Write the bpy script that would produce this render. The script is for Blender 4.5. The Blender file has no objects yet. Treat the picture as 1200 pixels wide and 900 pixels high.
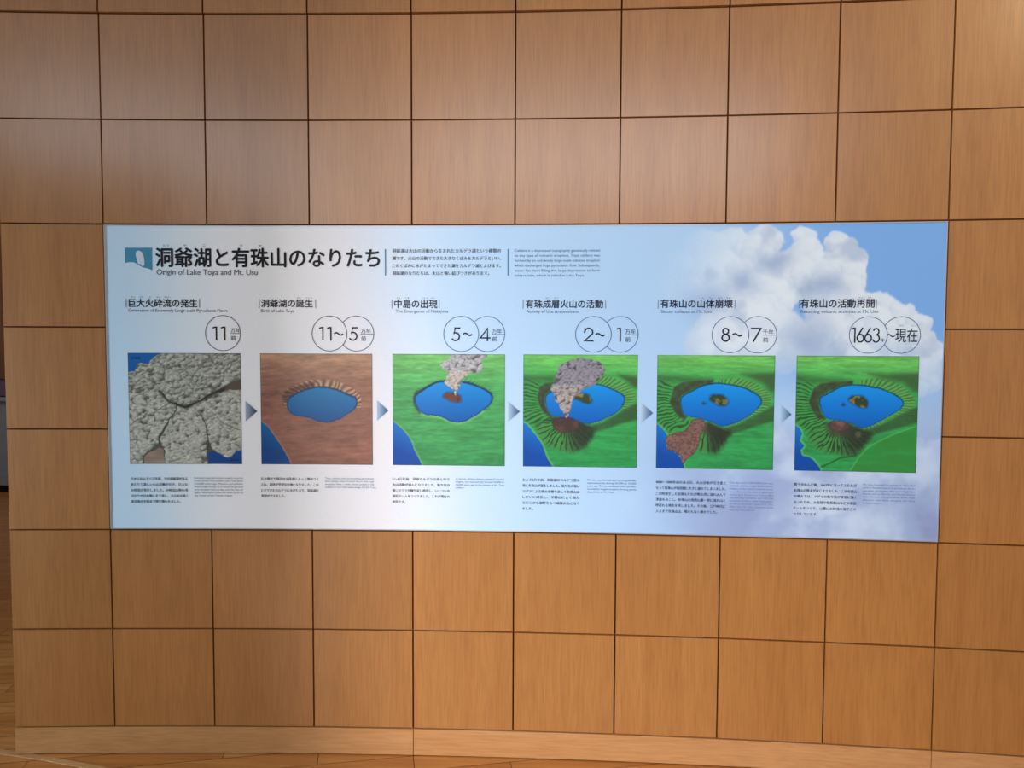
import bpy, bmesh, math, random
import numpy as np
from mathutils import Matrix, Vector

SC = bpy.context.scene
COL = SC.collection
# ------------------------------------------------------------------ camera
# wall: a shallow concave cylinder of radius R; s = distance along it, z = height, d = out of it
K = 0.043047844546
R = 1.0 / K
FZ = 0.113                       # floor lies this far below the top of the baseboard
T = 0.4                          # wood tiles are 40 cm squares


def W(s, z, d=0.0):
    th = s * K
    return ((R - d) * math.sin(th), -R + (R - d) * math.cos(th), z + FZ)


pitch, roll, yaw = -0.049608, -0.0037755, 0.0315383
cam = bpy.data.objects.new('camera', bpy.data.cameras.new('camera'))
COL.objects.link(cam)
rot = Matrix.Rotation(yaw, 3, 'Z') @ Matrix.Rotation(pitch, 3, 'X') @ Matrix.Rotation(roll, 3, 'Y')
rx, fy, uz = rot @ Vector((1, 0, 0)), rot @ Vector((0, 1, 0)), rot @ Vector((0, 0, 1))
m = Matrix.Identity(4)
for i in range(3):
    m[i][0], m[i][1], m[i][2] = rx[i], uz[i], -fy[i]
m.translation = Vector((0.48254, -2.90600, 1.52878 + FZ))
cam.matrix_world = m
cam.data.sensor_width = 36
cam.data.lens = 874.69 * 36 / 1200
SC.camera = cam

# ------------------------------------------------------------------ light
SC.view_settings.view_transform = 'Standard'
SC.view_settings.look = 'None'
SC.view_settings.exposure = 0.29
SC.view_settings.gamma = 1.0
SC.view_settings.use_curve_mapping = False
world = bpy.data.worlds.new('world')
SC.world = world
world.use_nodes = True
world.node_tree.nodes['Background'].inputs[0].default_value = (1.0, 0.93, 0.88, 1)
world.node_tree.nodes['Background'].inputs[1].default_value = 0.17


def area(name, loc, target, sx, sy, power, color):
    l = bpy.data.lights.new(name, 'AREA')
    l.shape = 'RECTANGLE'
    l.size, l.size_y, l.energy, l.color = sx, sy, power, color
    o = bpy.data.objects.new(name, l)
    COL.objects.link(o)
    o.location = loc
    o.rotation_euler = (Vector(target) - Vector(loc)).to_track_quat('-Z', 'Y').to_euler()
    return o


# high clerestory windows behind the viewer, their daylight shines off the upper tiles
area('clerestory_daylight', (0.85, -7.0, 4.05), (0.6, 0, 2.2), 4.0, 1.2, 39, (0.84, 0.92, 1.0))
area('clerestory_daylight_side', (-3.6, -7.0, 4.05), (-0.6, 0, 2.2), 3.4, 1.2, 22, (0.84, 0.92, 1.0))
# added key light with narrowed spread; the added blocker shades the wall's left end
l = area('key_light_left', (-3.6, -6.0, 1.9), (0.75, 0, 0.25), 0.5, 1.6, 42, (1.0, 0.98, 0.97))
l.data.spread = math.radians(60)
# warm ceiling lamp towards the right end of the wall
area('ceiling_lamp', (3.5, -1.5, 3.9), (2.6, 0, 2.7), 0.4, 0.4, 34, (1.0, 0.88, 0.58))
# added bluish fill to lift the left end of the wall and board
l = area('left_fill', (-5.6, -1.5, 1.2), (-1.2, 0, 0.9), 0.9, 1.5, 40, (0.66, 0.86, 1.0))
l.data.spread = math.radians(70)

area('far_room_fill', (-5.2, 2.6, 3.9), (-5.5, 5.4, 0.8), 0.6, 0.6, 12, (1.0, 0.92, 0.82))  # added fill to lift the dark counter beyond the wall end

# ------------------------------------------------------------------ helpers


def lin(c):
    c = np.asarray(c, float)
    return np.where(c <= 0.04045, c / 12.92, ((c + 0.055) / 1.055) ** 2.4)


def rgb(r, g, b):
    return tuple(lin(np.array([r, g, b]) / 255.0)) + (1.0,)


def material(name, color, rough=0.5, spec=0.4, metal=0.0):
    mt = bpy.data.materials.new(name)
    mt.use_nodes = True
    b = mt.node_tree.nodes['Principled BSDF']
    b.inputs['Base Color'].default_value = color
    b.inputs['Roughness'].default_value = rough
    b.inputs['Specular IOR Level'].default_value = spec
    b.inputs['Metallic'].default_value = metal
    return mt


def link(mt, a, b):
    mt.node_tree.links.new(a, b)


def node(mt, kind, **kw):
    n = mt.node_tree.nodes.new(kind)
    for k, v in kw.items():
        setattr(n, k, v)
    return n


def wood(name, light, mid, dark, axis='Z', rough=0.36, spec=0.45, tile_attr=True, fine=1.0, coat=0.0):
    """lacquered veneer: long soft figure plus fine pores along one axis"""
    mt = material(name, mid, rough, spec)
    bsdf = mt.node_tree.nodes['Principled BSDF']
    bsdf.inputs['Coat Weight'].default_value = coat
    bsdf.inputs['Coat Roughness'].default_value = 0.25
    bsdf.inputs['Coat IOR'].default_value = 1.85
    tc = node(mt, 'ShaderNodeTexCoord')
    off = node(mt, 'ShaderNodeVectorMath', operation='ADD')
    link(mt, tc.outputs['Object'], off.inputs[0])
    if tile_attr:
        at = node(mt, 'ShaderNodeAttribute', attribute_name='tile_offset')
        link(mt, at.outputs['Vector'], off.inputs[1])
    mp = node(mt, 'ShaderNodeMapping')
    sc = {'Z': (14, 14, 0.9), 'X': (0.9, 14, 14)}[axis]
    mp.inputs['Scale'].default_value = sc
    link(mt, off.outputs[0], mp.inputs['Vector'])
    n1 = node(mt, 'ShaderNodeTexNoise')
    n1.inputs['Scale'].default_value = 1.0
    n1.inputs['Detail'].default_value = 4
    n1.inputs['Roughness'].default_value = 0.55
    link(mt, mp.outputs[0], n1.inputs['Vector'])
    mp2 = node(mt, 'ShaderNodeMapping')
    mp2.inputs['Scale'].default_value = tuple(x * (11 if x > 5 else 9) for x in sc)
    link(mt, off.outputs[0], mp2.inputs['Vector'])
    n2 = node(mt, 'ShaderNodeTexNoise')
    n2.inputs['Scale'].default_value = 1.0
    n2.inputs['Detail'].default_value = 3
    link(mt, mp2.outputs[0], n2.inputs['Vector'])
    r = node(mt, 'ShaderNodeValToRGB')
    r.color_ramp.elements[0].position = 0.22
    r.color_ramp.elements[0].color = dark
    r.color_ramp.elements[1].position = 0.80
    r.color_ramp.elements[1].color = light
    e = r.color_ramp.elements.new(0.5)
    e.color = mid
    link(mt, n1.outputs['Fac'], r.inputs['Fac'])
    r2 = node(mt, 'ShaderNodeValToRGB')
    g0 = 1 - 0.28 * fine
    r2.color_ramp.elements[0].position = 0.30
    r2.color_ramp.elements[0].color = (g0, g0 * 0.97, g0 * 0.94, 1)
    r2.color_ramp.elements[1].position = 0.62
    r2.color_ramp.elements[1].color = (1.04, 1.04, 1.04, 1)
    link(mt, n2.outputs['Fac'], r2.inputs['Fac'])
    mx = node(mt, 'ShaderNodeMix', data_type='RGBA', blend_type='MULTIPLY')
    mx.inputs['Factor'].default_value = 1
    link(mt, r.outputs['Color'], mx.inputs['A'])
    link(mt, r2.outputs['Color'], mx.inputs['B'])
    last = mx.outputs['Result']
    if tile_attr:
        wn = node(mt, 'ShaderNodeTexWhiteNoise')
        link(mt, at.outputs['Vector'], wn.inputs['Vector'])
        mr = node(mt, 'ShaderNodeMapRange')
        mr.inputs['To Min'].default_value = 0.94
        mr.inputs['To Max'].default_value = 1.05
        link(mt, wn.outputs['Value'], mr.inputs['Value'])
        hs = node(mt, 'ShaderNodeHueSaturation')
        link(mt, mr.outputs['Result'], hs.inputs['Value'])
        link(mt, last, hs.inputs['Color'])
        last = hs.outputs['Color']
    link(mt, last, bsdf.inputs['Base Color'])
    bp = node(mt, 'ShaderNodeBump')
    bp.inputs['Strength'].default_value = 0.12
    bp.inputs['Distance'].default_value = 0.002
    link(mt, n2.outputs['Fac'], bp.inputs['Height'])
    link(mt, bp.outputs['Normal'], bsdf.inputs['Normal'])
    return mt


def mesh_object(name, verts, faces, mat, parent=None, smooth=False):
    me = bpy.data.meshes.new(name)
    me.from_pydata(verts, [], faces)
    for mm in (mat if isinstance(mat, (list, tuple)) else [mat]):
        me.materials.append(mm)
    if smooth:
        me.polygons.foreach_set('use_smooth', [True] * len(me.polygons))
    me.update()
    o = bpy.data.objects.new(name, me)
    COL.objects.link(o)
    if parent:
        o.parent = parent
    return o


def tag(o, label=None, cat=None, group=None, kind=None):
    for k, v in (('label', label), ('category', cat), ('group', group), ('kind', kind)):
        if v:
            o[k] = v
    return o


class Geo:
    """collects boxes laid on the curved wall"""

    def __init__(self):
        self.v, self.f, self.mi, self.off = [], [], [], []

    def quadbox(self, s0, s1, z0, z1, d0, d1, n=1, mi=0, off=(0, 0, 0), tilt=(0.0, 0.0), bevel=0.0):
        b = len(self.v)
        for i in range(n + 1):
            s = s0 + (s1 - s0) * i / n
            fs = i / n - 0.5
            for (z, d) in ((z0, d0), (z1, d0), (z1, d1), (z0, d1)):
                dd = d
                ss, zz = s, z
                if d == d1:
                    fz = 0.5 if z == z1 else -0.5
                    dd = d + tilt[0] * fs * (s1 - s0) + tilt[1] * fz * (z1 - z0)
                    if bevel:
                        zz = z - bevel if z == z1 else z + bevel
                        if i == 0:
                            ss = s + bevel
                        elif i == n:
                            ss = s - bevel
                self.v.append(W(ss, zz, dd))
        for i in range(n):
            p, q = b + 4 * i, b + 4 * i + 4
            # d1 face is the visible front
            for a, c in ((0, 1), (1, 2), (2, 3), (3, 0)):
                self.f.append((p + a, p + c, q + c, q + a))
        self.f.append((b, b + 3, b + 2, b + 1))
        e = b + 4 * n
        self.f.append((e, e + 1, e + 2, e + 3))
        k = 4 * n + 2
        self.mi += [mi] * k
        self.off += [off] * k

    def build(self, name, mats, parent=None, flip=True):
        o = mesh_object(name, self.v, self.f, mats, parent)
        me = o.data
        me.polygons.foreach_set('material_index', self.mi)
        a = me.attributes.new('tile_offset', 'FLOAT_VECTOR', 'FACE')
        a.data.foreach_set('vector', np.array(self.off, dtype=np.float32).ravel())
        bm = bmesh.new()
        bm.from_mesh(me)
        bmesh.ops.recalc_face_normals(bm, faces=bm.faces)
        bm.to_mesh(me)
        bm.free()
        return o


rng = random.Random(7)

# ------------------------------------------------------------------ the setting
M_tile = wood('beech_veneer', rgb(178, 122, 65), rgb(171, 115, 59), rgb(163, 106, 52), rough=0.36, spec=0.5, fine=0.5, coat=1.0)
M_base = wood('beech_baseboard', rgb(198, 147, 98), rgb(191, 139, 90), rgb(182, 129, 80), axis='X', rough=0.36, fine=0.5, coat=0.4)
M_groove = material('groove_dark_wood', rgb(96, 54, 24), 0.8, 0.1)  # dark brown carcass wood that shows between the tiles

S_L = -1.5946
S_R = 4.4
g = Geo()
gap = 0.0021
for c in range(-1, 11):
    for r in range(-4, 7):
        if 0 <= c < 8 and 2 <= r <= 4:
            continue                                   # the information board sits here
        s0, s1 = (c - 3) * T, (c - 2) * T
        if c == -1:
            s0 = S_L
        z1 = (7 - r) * T
        z0 = z1 - T
        tz = rng.uniform(-0.0025, 0.0025)
        ts = rng.uniform(-0.002, 0.002)
        if r < 0:
            tz -= 0.035
        g.quadbox(s0 + gap, s1 - gap, z0 + gap, z1 - gap, -0.012, 0.0, 1,
                  0, (rng.uniform(-9, 9), rng.uniform(-9, 9), rng.uniform(-9, 9)), (ts, tz), 0.0012)
# carcass behind the tiles
g.quadbox(S_L + 0.001, S_R, -FZ + 0.004, 11 * T, -0.16, -0.0095, 40, 1)
wall = g.build('wall_back', [M_tile, M_groove])
tag(wall, 'curved wall of square beech tiles with dark grooves around the board', 'wall', kind='structure')

g = Geo()
for (a, b) in ((S_L, 0.0), (0.0, 2.0), (2.0, 4.0)):
    g.quadbox(a + 0.0006, b - 0.0006, -FZ + 0.004, -gap, -0.02, 0.001, 14,
              0, (rng.uniform(-9, 9), rng.uniform(-9, 9), rng.uniform(-9, 9)), bevel=0.0008)
bb = g.build('baseboard_back', [M_base])
tag(bb, 'low wooden baseboard along the foot of the tiled wall', 'baseboard', kind='structure')

# floor of short boards
M_floor = material('floor_boards', rgb(150, 95, 45), 0.30, 0.5)
nt = M_floor
tc = node(nt, 'ShaderNodeTexCoord')
mp = node(nt, 'ShaderNodeMapping')
mp.inputs['Rotation'].default_value = (0, 0, math.radians(-12))
link(nt, tc.outputs['Object'], mp.inputs['Vector'])
br = node(nt, 'ShaderNodeTexBrick')
br.inputs['Scale'].default_value = 1.0
br.inputs['Brick Width'].default_value = 0.75
br.inputs['Row Height'].default_value = 0.11
br.inputs['Mortar Size'].default_value = 0.0016
br.inputs['Mortar'].default_value = rgb(70, 38, 14)
br.inputs['Color1'].default_value = rgb(200, 138, 76)
br.inputs['Color2'].default_value = rgb(182, 116, 58)
link(nt, mp.outputs[0], br.inputs['Vector'])
mp2 = node(nt, 'ShaderNodeMapping')
mp2.inputs['Rotation'].default_value = (0, 0, math.radians(-12))
mp2.inputs['Scale'].default_value = (3, 40, 1)
link(nt, tc.outputs['Object'], mp2.inputs['Vector'])
nz = node(nt, 'ShaderNodeTexNoise')
nz.inputs['Scale'].default_value = 1
nz.inputs['Detail'].default_value = 5
link(nt, mp2.outputs[0], nz.inputs['Vector'])
rr = node(nt, 'ShaderNodeValToRGB')
rr.color_ramp.elements[0].color = (0.72, 0.66, 0.58, 1)
rr.color_ramp.elements[0].position = 0.3
rr.color_ramp.elements[1].color = (1.08, 1.06, 1.0, 1)
rr.color_ramp.elements[1].position = 0.7
link(nt, nz.outputs['Fac'], rr.inputs['Fac'])
mx = node(nt, 'ShaderNodeMix', data_type='RGBA', blend_type='MULTIPLY')
mx.inputs['Factor'].default_value = 1
link(nt, br.outputs['Color'], mx.inputs['A'])
link(nt, rr.outputs['Color'], mx.inputs['B'])
link(nt, mx.outputs['Result'], nt.node_tree.nodes['Principled BSDF'].inputs['Base Color'])
fl = mesh_object('floor', [(-9, -8, 0), (7, -8, 0), (7, 7, 0), (-9, 7, 0), (-9, -8, -.1), (7, -8, -.1), (7, 7, -.1), (-9, 7, -.1)],
                 [(0, 1, 2, 3), (7, 6, 5, 4), (0, 4, 5, 1), (1, 5, 6, 2), (2, 6, 7, 3), (3, 7, 4, 0)], M_floor)
tag(fl, 'brown wooden board floor in front of the wall', 'floor', kind='structure')

# pale strip let into the floor, running out from under the left end of the wall
M_strip = wood('maple_strip', rgb(206, 160, 110), rgb(196, 148, 98), rgb(180, 130, 82), axis='X', tile_attr=False)
pts = [(-3.2, 0.30), (-2.4, 0.115), (-1.95, 0.02), (-1.60, -0.048), (-1.43, -0.083), (-1.21, -0.136), (-1.0, -0.195), (-0.7, -0.30)]
v, f = [], []
wd = 0.013
for i, (x, y) in enumerate(pts):
    a = Vector(pts[max(i - 1, 0)])
    b = Vector(pts[min(i + 1, len(pts) - 1)])
    t = (b - a).normalized()
    nx, ny = -t.y * wd, t.x * wd
    v += [(x - nx, y - ny, -0.02), (x + nx, y + ny, -0.02), (x + nx, y + ny, 0.003), (x - nx, y - ny, 0.003)]
for i in range(len(pts) - 1):
    p, q = 4 * i, 4 * i + 4
    for a, c in ((0, 1), (1, 2), (2, 3), (3, 0)):
        f.append((p + a, q + a, q + c, p + c))
f += [(0, 3, 2, 1), (4 * len(pts) - 4, 4 * len(pts) - 3, 4 * len(pts) - 2, 4 * len(pts) - 1)]
ts = mesh_object('trim_1', v, f, M_strip)
tag(ts, 'pale wooden strip let into the floor at the left end of the wall', 'trim', kind='structure')


def box(name, x0, x1, y0, y1, z0, z1, mat, parent=None, bev=0.0):
    vs = [(x0, y0, z0), (x1, y0, z0), (x1, y1, z0), (x0, y1, z0), (x0, y0, z1), (x1, y0, z1), (x1, y1, z1), (x0, y1, z1)]
    fs = [(3, 2, 1, 0), (4, 5, 6, 7), (0, 1, 5, 4), (1, 2, 6, 5), (2, 3, 7, 6), (3, 0, 4, 7)]
    o = mesh_object(name, vs, fs, mat, parent)
    if bev:
        mb = o.modifiers.new('bevel', 'BEVEL')
        mb.width, mb.segments = bev, 2
    return o


M_farwall = wood('far_wall_wood', rgb(150, 98, 60), rgb(132, 84, 50), rgb(112, 70, 40), tile_attr=False)
fw = box('wall_far', -9, -1.7, 6.2, 6.35, 0, 4.4, M_farwall)
tag(fw, 'brown wooden wall far behind, seen past the left end of the tiled wall', 'wall', kind='structure')
M_blocker = material('blocker_paint', rgb(150, 140, 128), 0.8, 0.2)
nzp = node(M_blocker, 'ShaderNodeTexNoise')
nzp.inputs['Scale'].default_value = 3
rp = node(M_blocker, 'ShaderNodeValToRGB')
rp.color_ramp.elements[0].color = rgb(140, 131, 120)
rp.color_ramp.elements[1].color = rgb(158, 148, 136)
link(M_blocker, nzp.outputs['Fac'], rp.inputs['Fac'])
link(M_blocker, rp.outputs['Color'], M_blocker.node_tree.nodes['Principled BSDF'].inputs['Base Color'])
pw = box('shade_blocker', -6.5, -1.96, -3.05, -2.9, 0, 3.0, M_blocker)  # added out of view to block the key light from the wall's left
tag(pw, 'plain unseen panel added left of the viewer to shade the wall', 'wall', kind='structure')

# ------------------------------------------------------------------ painting with numpy


def sstep(a, b, x):
    t = np.clip((x - a) / (b - a), 0, 1)
    return t * t * (3 - 2 * t)


def vnoise(U, V, fx, fy, seed):
    """value noise; U,V in 0..1-ish"""
    rs = np.random.RandomState(seed)
    n = 256
    lat = rs.rand(n, n)
    x, y = U * fx + 31.7, V * fy + 17.3
    xi, yi = np.floor(x).astype(int), np.floor(y).astype(int)
    tx, ty = x - xi, y - yi
    tx, ty = tx * tx * (3 - 2 * tx), ty * ty * (3 - 2 * ty)
    a = lat[yi % n, xi % n]
    b = lat[yi % n, (xi + 1) % n]
    c = lat[(yi + 1) % n, xi % n]
    d = lat[(yi + 1) % n, (xi + 1) % n]
    return (a * (1 - tx) + b * tx) * (1 - ty) + (c * (1 - tx) + d * tx) * ty


def fbm(U, V, fx, fy, seed, o=4, g=0.5):
    s, a, t = 0, 1.0, 0
    for i in range(o):
        s = s + a * vnoise(U, V, fx * 2 ** i, fy * 2 ** i, seed + i)
        t += a
        a *= g
    return s / t


def inside(U, V, poly):
    r = np.zeros(U.shape, bool)
    n = len(poly)
    for i in range(n):
        x0, y0 = poly[i]
        x1, y1 = poly[(i + 1) % n]
        if y0 == y1:
            continue
        c = ((y0 > V) != (y1 > V)) & (U < (x1 - x0) * (V - y0) / (y1 - y0) + x0)
        r ^= c
    return r


def edist(U, V, poly, closed=True):
    d = np.full(U.shape, 9.0)
    n = len(poly)
    for i in range(n if closed else n - 1):
        x0, y0 = poly[i]
        x1, y1 = poly[(i + 1) % n]
        dx, dy = x1 - x0, y1 - y0
        t = np.clip(((U - x0) * dx + (V - y0) * dy) / (dx * dx + dy * dy + 1e-12), 0, 1)
        d = np.minimum(d, np.hypot(U - x0 - t * dx, V - y0 - t * dy))
    return d


def smoothpoly(p, it=2):
    for _ in range(it):
        q = []
        for i in range(len(p)):
            a, b = p[i], p[(i + 1) % len(p)]
            q += [(a[0] * .75 + b[0] * .25, a[1] * .75 + b[1] * .25), (a[0] * .25 + b[0] * .75, a[1] * .25 + b[1] * .75)]
        p = q
    return p


def soft(U, V, poly, w):
    d = edist(U, V, poly)
    sd = np.where(inside(U, V, poly), d, -d)
    return sstep(-w, w, sd)


def C(*a):
    return np.array(a, float) / 255.0


def over(img, col, a):
    a = np.clip(a, 0, 1)[..., None]
    return img * (1 - a) + np.asarray(col) * a


NG = 208
_a = np.linspace(0, 1, NG + 1)
UU, VV = np.meshgrid(_a, _a)


def frame_pts(b):
    """turn corner-to-corner sketch units into 0..1"""
    x0, y0, x1, y1 = b
    return lambda p: [((x - x0) / (x1 - x0), (y - y0) / (y1 - y0)) for x, y in p]


_wu = UU + .016 * (fbm(UU, VV, 34, 34, 901, 3) - .5) * 2
_wv = VV + .016 * (fbm(UU, VV, 34, 34, 911, 3) - .5) * 2


def puffs(img, mask, seed, r0, r1, n, light, dark, region, lx=-0.45, ly=-0.75, squash=1.0, order='v', ao=0.5, tint=None):
    """overlapping billows, upper ones first"""
    rs = np.random.RandomState(seed)
    x0, y0, x1, y1 = region
    ps = []
    tries = 0
    while len(ps) < n and tries < n * 30:
        tries += 1
        u, v = rs.uniform(x0, x1), rs.uniform(y0, y1)
        i, j = int(np.clip(v, 0, 1) * NG), int(np.clip(u, 0, 1) * NG)
        if not mask[i, j]:
            continue
        ps.append((u, v, rs.uniform(r0, r1), rs.uniform(-1, 1)))
    if order == 'v':
        ps.sort(key=lambda p: p[1])
    for (u, v, r, k) in ps:
        i0, i1 = max(int((v - r) * NG) - 1, 0), min(int((v + r) * NG) + 2, NG + 1)
        j0, j1 = max(int((u - r) * NG) - 1, 0), min(int((u + r) * NG) + 2, NG + 1)
        if i0 >= i1 or j0 >= j1:
            continue
        du = (_wu[i0:i1, j0:j1] - u) / r
        dv = (_wv[i0:i1, j0:j1] - v) / (r * squash)
        d2 = du * du + dv * dv
        nzv = np.sqrt(np.clip(1 - d2, 0, 1))
        sh = np.clip(0.36 + 0.64 * (du * lx + dv * ly) + 0.24 * nzv + 0.09 * k, 0, 1)
        c = np.asarray(dark) * (1 - sh[..., None]) + np.asarray(light) * sh[..., None]
        rim = sstep(0.72, 1.0, d2) * (dv > -0.1) * ao
        c = c * (1 - 0.55 * rim[..., None])
        a = (d2 < 1.0) * mask[i0:i1, j0:j1] * sstep(1.0, 0.9, d2)
        img[i0:i1, j0:j1] = img[i0:i1, j0:j1] * (1 - a[..., None]) + c * a[..., None]
    return img


def streak_land(top, mid, bot, seed, amp=0.22, slope=0.0):
    V2 = VV + slope * (UU - .5)
    t = VV[..., None]
    img = np.where(t < .3, C(*top) + (C(*mid) - C(*top)) * (t / .3), C(*mid) + (C(*bot) - C(*mid)) * ((t - .3) / .7))
    n = fbm(UU, V2, 5, 42, seed, 3) - .5
    n2 = fbm(UU, V2, 22, 95, seed + 9, 2) - .5
    return np.clip(img * (1 + amp * 2.0 * n + amp * 1.1 * n2)[..., None], 0, 1)


def water(img, mask, top, bot, v0, v1, hx=0.0):
    t = np.clip((VV - v0) / (v1 - v0) + hx * (0.5 - UU), 0, 1)[..., None]
    c = C(*top) * (1 - t) + C(*bot) * t
    return np.where(mask[..., None], c, img)


def wob(seed, a=0.006, f=26):
    return UU + a * 2 * (fbm(UU, VV, f, f, seed, 3) - .5), VV + a * 2 * (fbm(UU, VV, f, f, seed + 5, 3) - .5)


LAND, LAKE, SEA, ISLE, SMOKE, CONE, FLOW, SEA2, ISLET, GROUND = range(10)


def paint_eruption():
    F = frame_pts((38, 40, 862, 847))
    lab = np.full(UU.shape, SMOKE)
    U2, V2 = wob(3, 0.012, 18)
    img = np.zeros(UU.shape + (3,)) + C(92, 92, 84)
    full = np.ones(UU.shape, bool)
    lt, dk = C(222, 224, 210), C(70, 74, 68)
    left = inside(U2, V2, F([(0, 200), (300, 240), (400, 420), (330, 540), (250, 640), (245, 700), (150, 770), (120, 846), (0, 846)]))
    right = inside(U2, V2, F([(480, 430), (690, 310), (900, 280), (900, 760), (740, 800), (640, 740), (610, 640), (540, 460)]))
    cent = inside(U2, V2, F([(370, 420), (450, 440), (540, 430), (590, 560), (615, 680), (600, 760), (620, 900), (290, 900), (300, 760), (255, 670), (310, 580), (350, 500)]))
    top = inside(U2, V2, F([(-40, 190), (60, 160), (110, 110), (190, 115), (210, 80), (290, 20), (920, 20), (920, 240), (800, 240), (690, 310), (570, 375), (450, 428), (340, 390), (270, 310), (150, 330), (-40, 330)]))
    for k, mk in enumerate((left, right, cent)):
        e = np.zeros(UU.shape)
        img = np.where(mk[..., None], C(120, 120, 108), img)
        img = puffs(img, mk, 20 + k, .018, .040, 520, lt, dk, (-.05, .3, 1.05, 1.05), -0.35, -0.8, 0.72)
        rest = ~mk
    # creases between the lobes
    for ln, w in (([(255, 700), (250, 650), (320, 545), (385, 450), (385, 410)], .016), ([(560, 470), (600, 560), (615, 660), (610, 740)], .014),
                  ([(40, 560), (130, 510), (220, 470), (300, 420)], .009), ([(620, 440), (720, 540), (850, 600)], .008)):
        d = edist(U2, V2, F(ln), False)
        img = over(img, C(38, 40, 38), sstep(w * .55, 0, d) * .75)
    # broad shadow under the mushroom head
    ln = F([(265, 312), (335, 390), (450, 430), (570, 378), (690, 318), (760, 300)])
    d = edist(UU, VV, ln, False)
    img = over(img, C(34, 35, 34), sstep(.035, 0.0, d) * .6)
    img = np.where(top[..., None], C(118, 118, 106), img)
    img = puffs(img, top, 31, .030, .075, 260, C(212, 214, 200), C(72, 76, 70), (-.05, -.05, 1.05, .52), -0.4, -0.65, 0.6)
    img = puffs(img, top, 32, .014, .030, 330, C(226, 228, 214), C(80, 84, 78), (-.05, -.05, 1.05, .52), -0.4, -0.65, 0.75, ao=.35)
    d = edist(U2, V2, ln, False)
    img = over(img, C(30, 31, 31), sstep(.010, 0.0, d) * .8)
    img *= (0.92 + 0.2 * (fbm(UU, VV, 60, 60, 77, 2) - .5))[..., None]
    brn = inside(U2, V2, F([(745, 305), (790, 262), (862, 240), (880, 240), (880, 300), (800, 306)]))
    img = np.where(brn[..., None], C(98, 82, 72) * (1 + .3 * (fbm(UU, VV, 8, 50, 5, 2)[..., None] - .5)), img)
    grd = inside(U2, V2, F([(140, 805), (170, 770), (250, 728), (288, 745), (298, 900), (128, 900)]))
    img = np.where(grd[..., None], C(152, 134, 118) * (1 + .3 * (fbm(UU, VV, 8, 50, 6, 2)[..., None] - .5)), img)
    lab[brn] = LAND
    lab[grd] = GROUND
    sea1 = inside(U2, V2, F([(0, 0), (290, 0), (280, 45), (240, 62), (205, 92), (188, 118), (112, 112), (95, 165), (60, 175), (0, 182)]))
    sea2 = inside(U2, V2, F([(612, 772), (640, 755), (690, 765), (715, 790), (760, 798), (800, 780), (822, 748), (900, 738), (900, 900), (630, 900)]))
    sd = sea1 | sea2
    img = water(img, sd, (6, 100, 178), (0, 70, 140), 0, 1)
    lab[sea1] = SEA
    lab[sea2] = SEA2
    return img, lab


LK2 = [(228, 385), (245, 350), (285, 325), (340, 298), (400, 278), (460, 268), (530, 272), (590, 285), (650, 310), (710, 335), (742, 345), (750, 375), (745, 415),
       (720, 445), (690, 462), (650, 490), (625, 510), (580, 520), (540, 535), (490, 535), (440, 520), (410, 507), (360, 497), (330, 490), (290, 487), (255, 468), (235, 440), (228, 410)]
LK3 = [(190, 350), (205, 320), (240, 298), (280, 275), (320, 250), (365, 231), (420, 227), (480, 227), (550, 231), (610, 244), (670, 267), (720, 290), (752, 315), (767, 345),
       (757, 385), (735, 412), (700, 440), (650, 475), (610, 500), (565, 522), (510, 536), (460, 526), (420, 510), (385, 490), (330, 483), (280, 479), (245, 468), (218, 440), (198, 400)]
LK4 = [(190, 345), (202, 318), (245, 298), (300, 268), (360, 248), (430, 236), (500, 236), (545, 243), (600, 252), (660, 272), (720, 300), (760, 325), (773, 360), (756, 405),
       (725, 440), (680, 470), (620, 500), (560, 525), (510, 536), (470, 530), (420, 505), (370, 492), (300, 490), (240, 480), (215, 445), (195, 400)]
LK5 = [(205, 350), (215, 322), (260, 300), (310, 275), (370, 245), (440, 232), (500, 230), (570, 240), (640, 255), (700, 280), (745, 305), (779, 335), (779, 375), (760, 402),
       (720, 440), (670, 475), (600, 510), (520, 538), (470, 525), (430, 505), (390, 490), (340, 478), (270, 470), (235, 455), (215, 410)]
LK6 = [(212, 350), (225, 325), (280, 300), (340, 265), (410, 242), (480, 238), (560, 248), (640, 262), (710, 290), (770, 320), (807, 350), (807, 385), (777, 420), (720, 452),
       (650, 497), (590, 532), (525, 549), (475, 530), (430, 510), (380, 495), (330, 492), (270, 485), (238, 450), (220, 400)]


def lake_paint(img, lab, L, seed, top=(6, 140, 216), bot=(0, 90, 172), edge=(8, 50, 80), ew=.016):
    U2, V2 = wob(seed, 0.005, 24)
    mk = inside(U2, V2, L)
    v0, v1 = min(p[1] for p in L), max(p[1] for p in L)
    img = water(img, mk, top, bot, v0 + .03, v1)
    d = edist(U2, V2, L)
    cv = (v0 + v1) / 2
    far = sstep(cv + .12, cv - .1, VV)
    img = over(img, C(*edge), mk * sstep(ew, ew * .35, d) * (.35 + .6 * far))
    img = over(img, C(*edge), (~mk) * sstep(ew * .7, 0, d) * .55 * far)
    lab[mk] = LAKE
    return img, mk, d, U2, V2


def polar(L):
    cu, cv = sum(p[0] for p in L) / len(L), sum(p[1] for p in L) / len(L)
    return np.arctan2((VV - cv) * 1.75, UU - cu)


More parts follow.
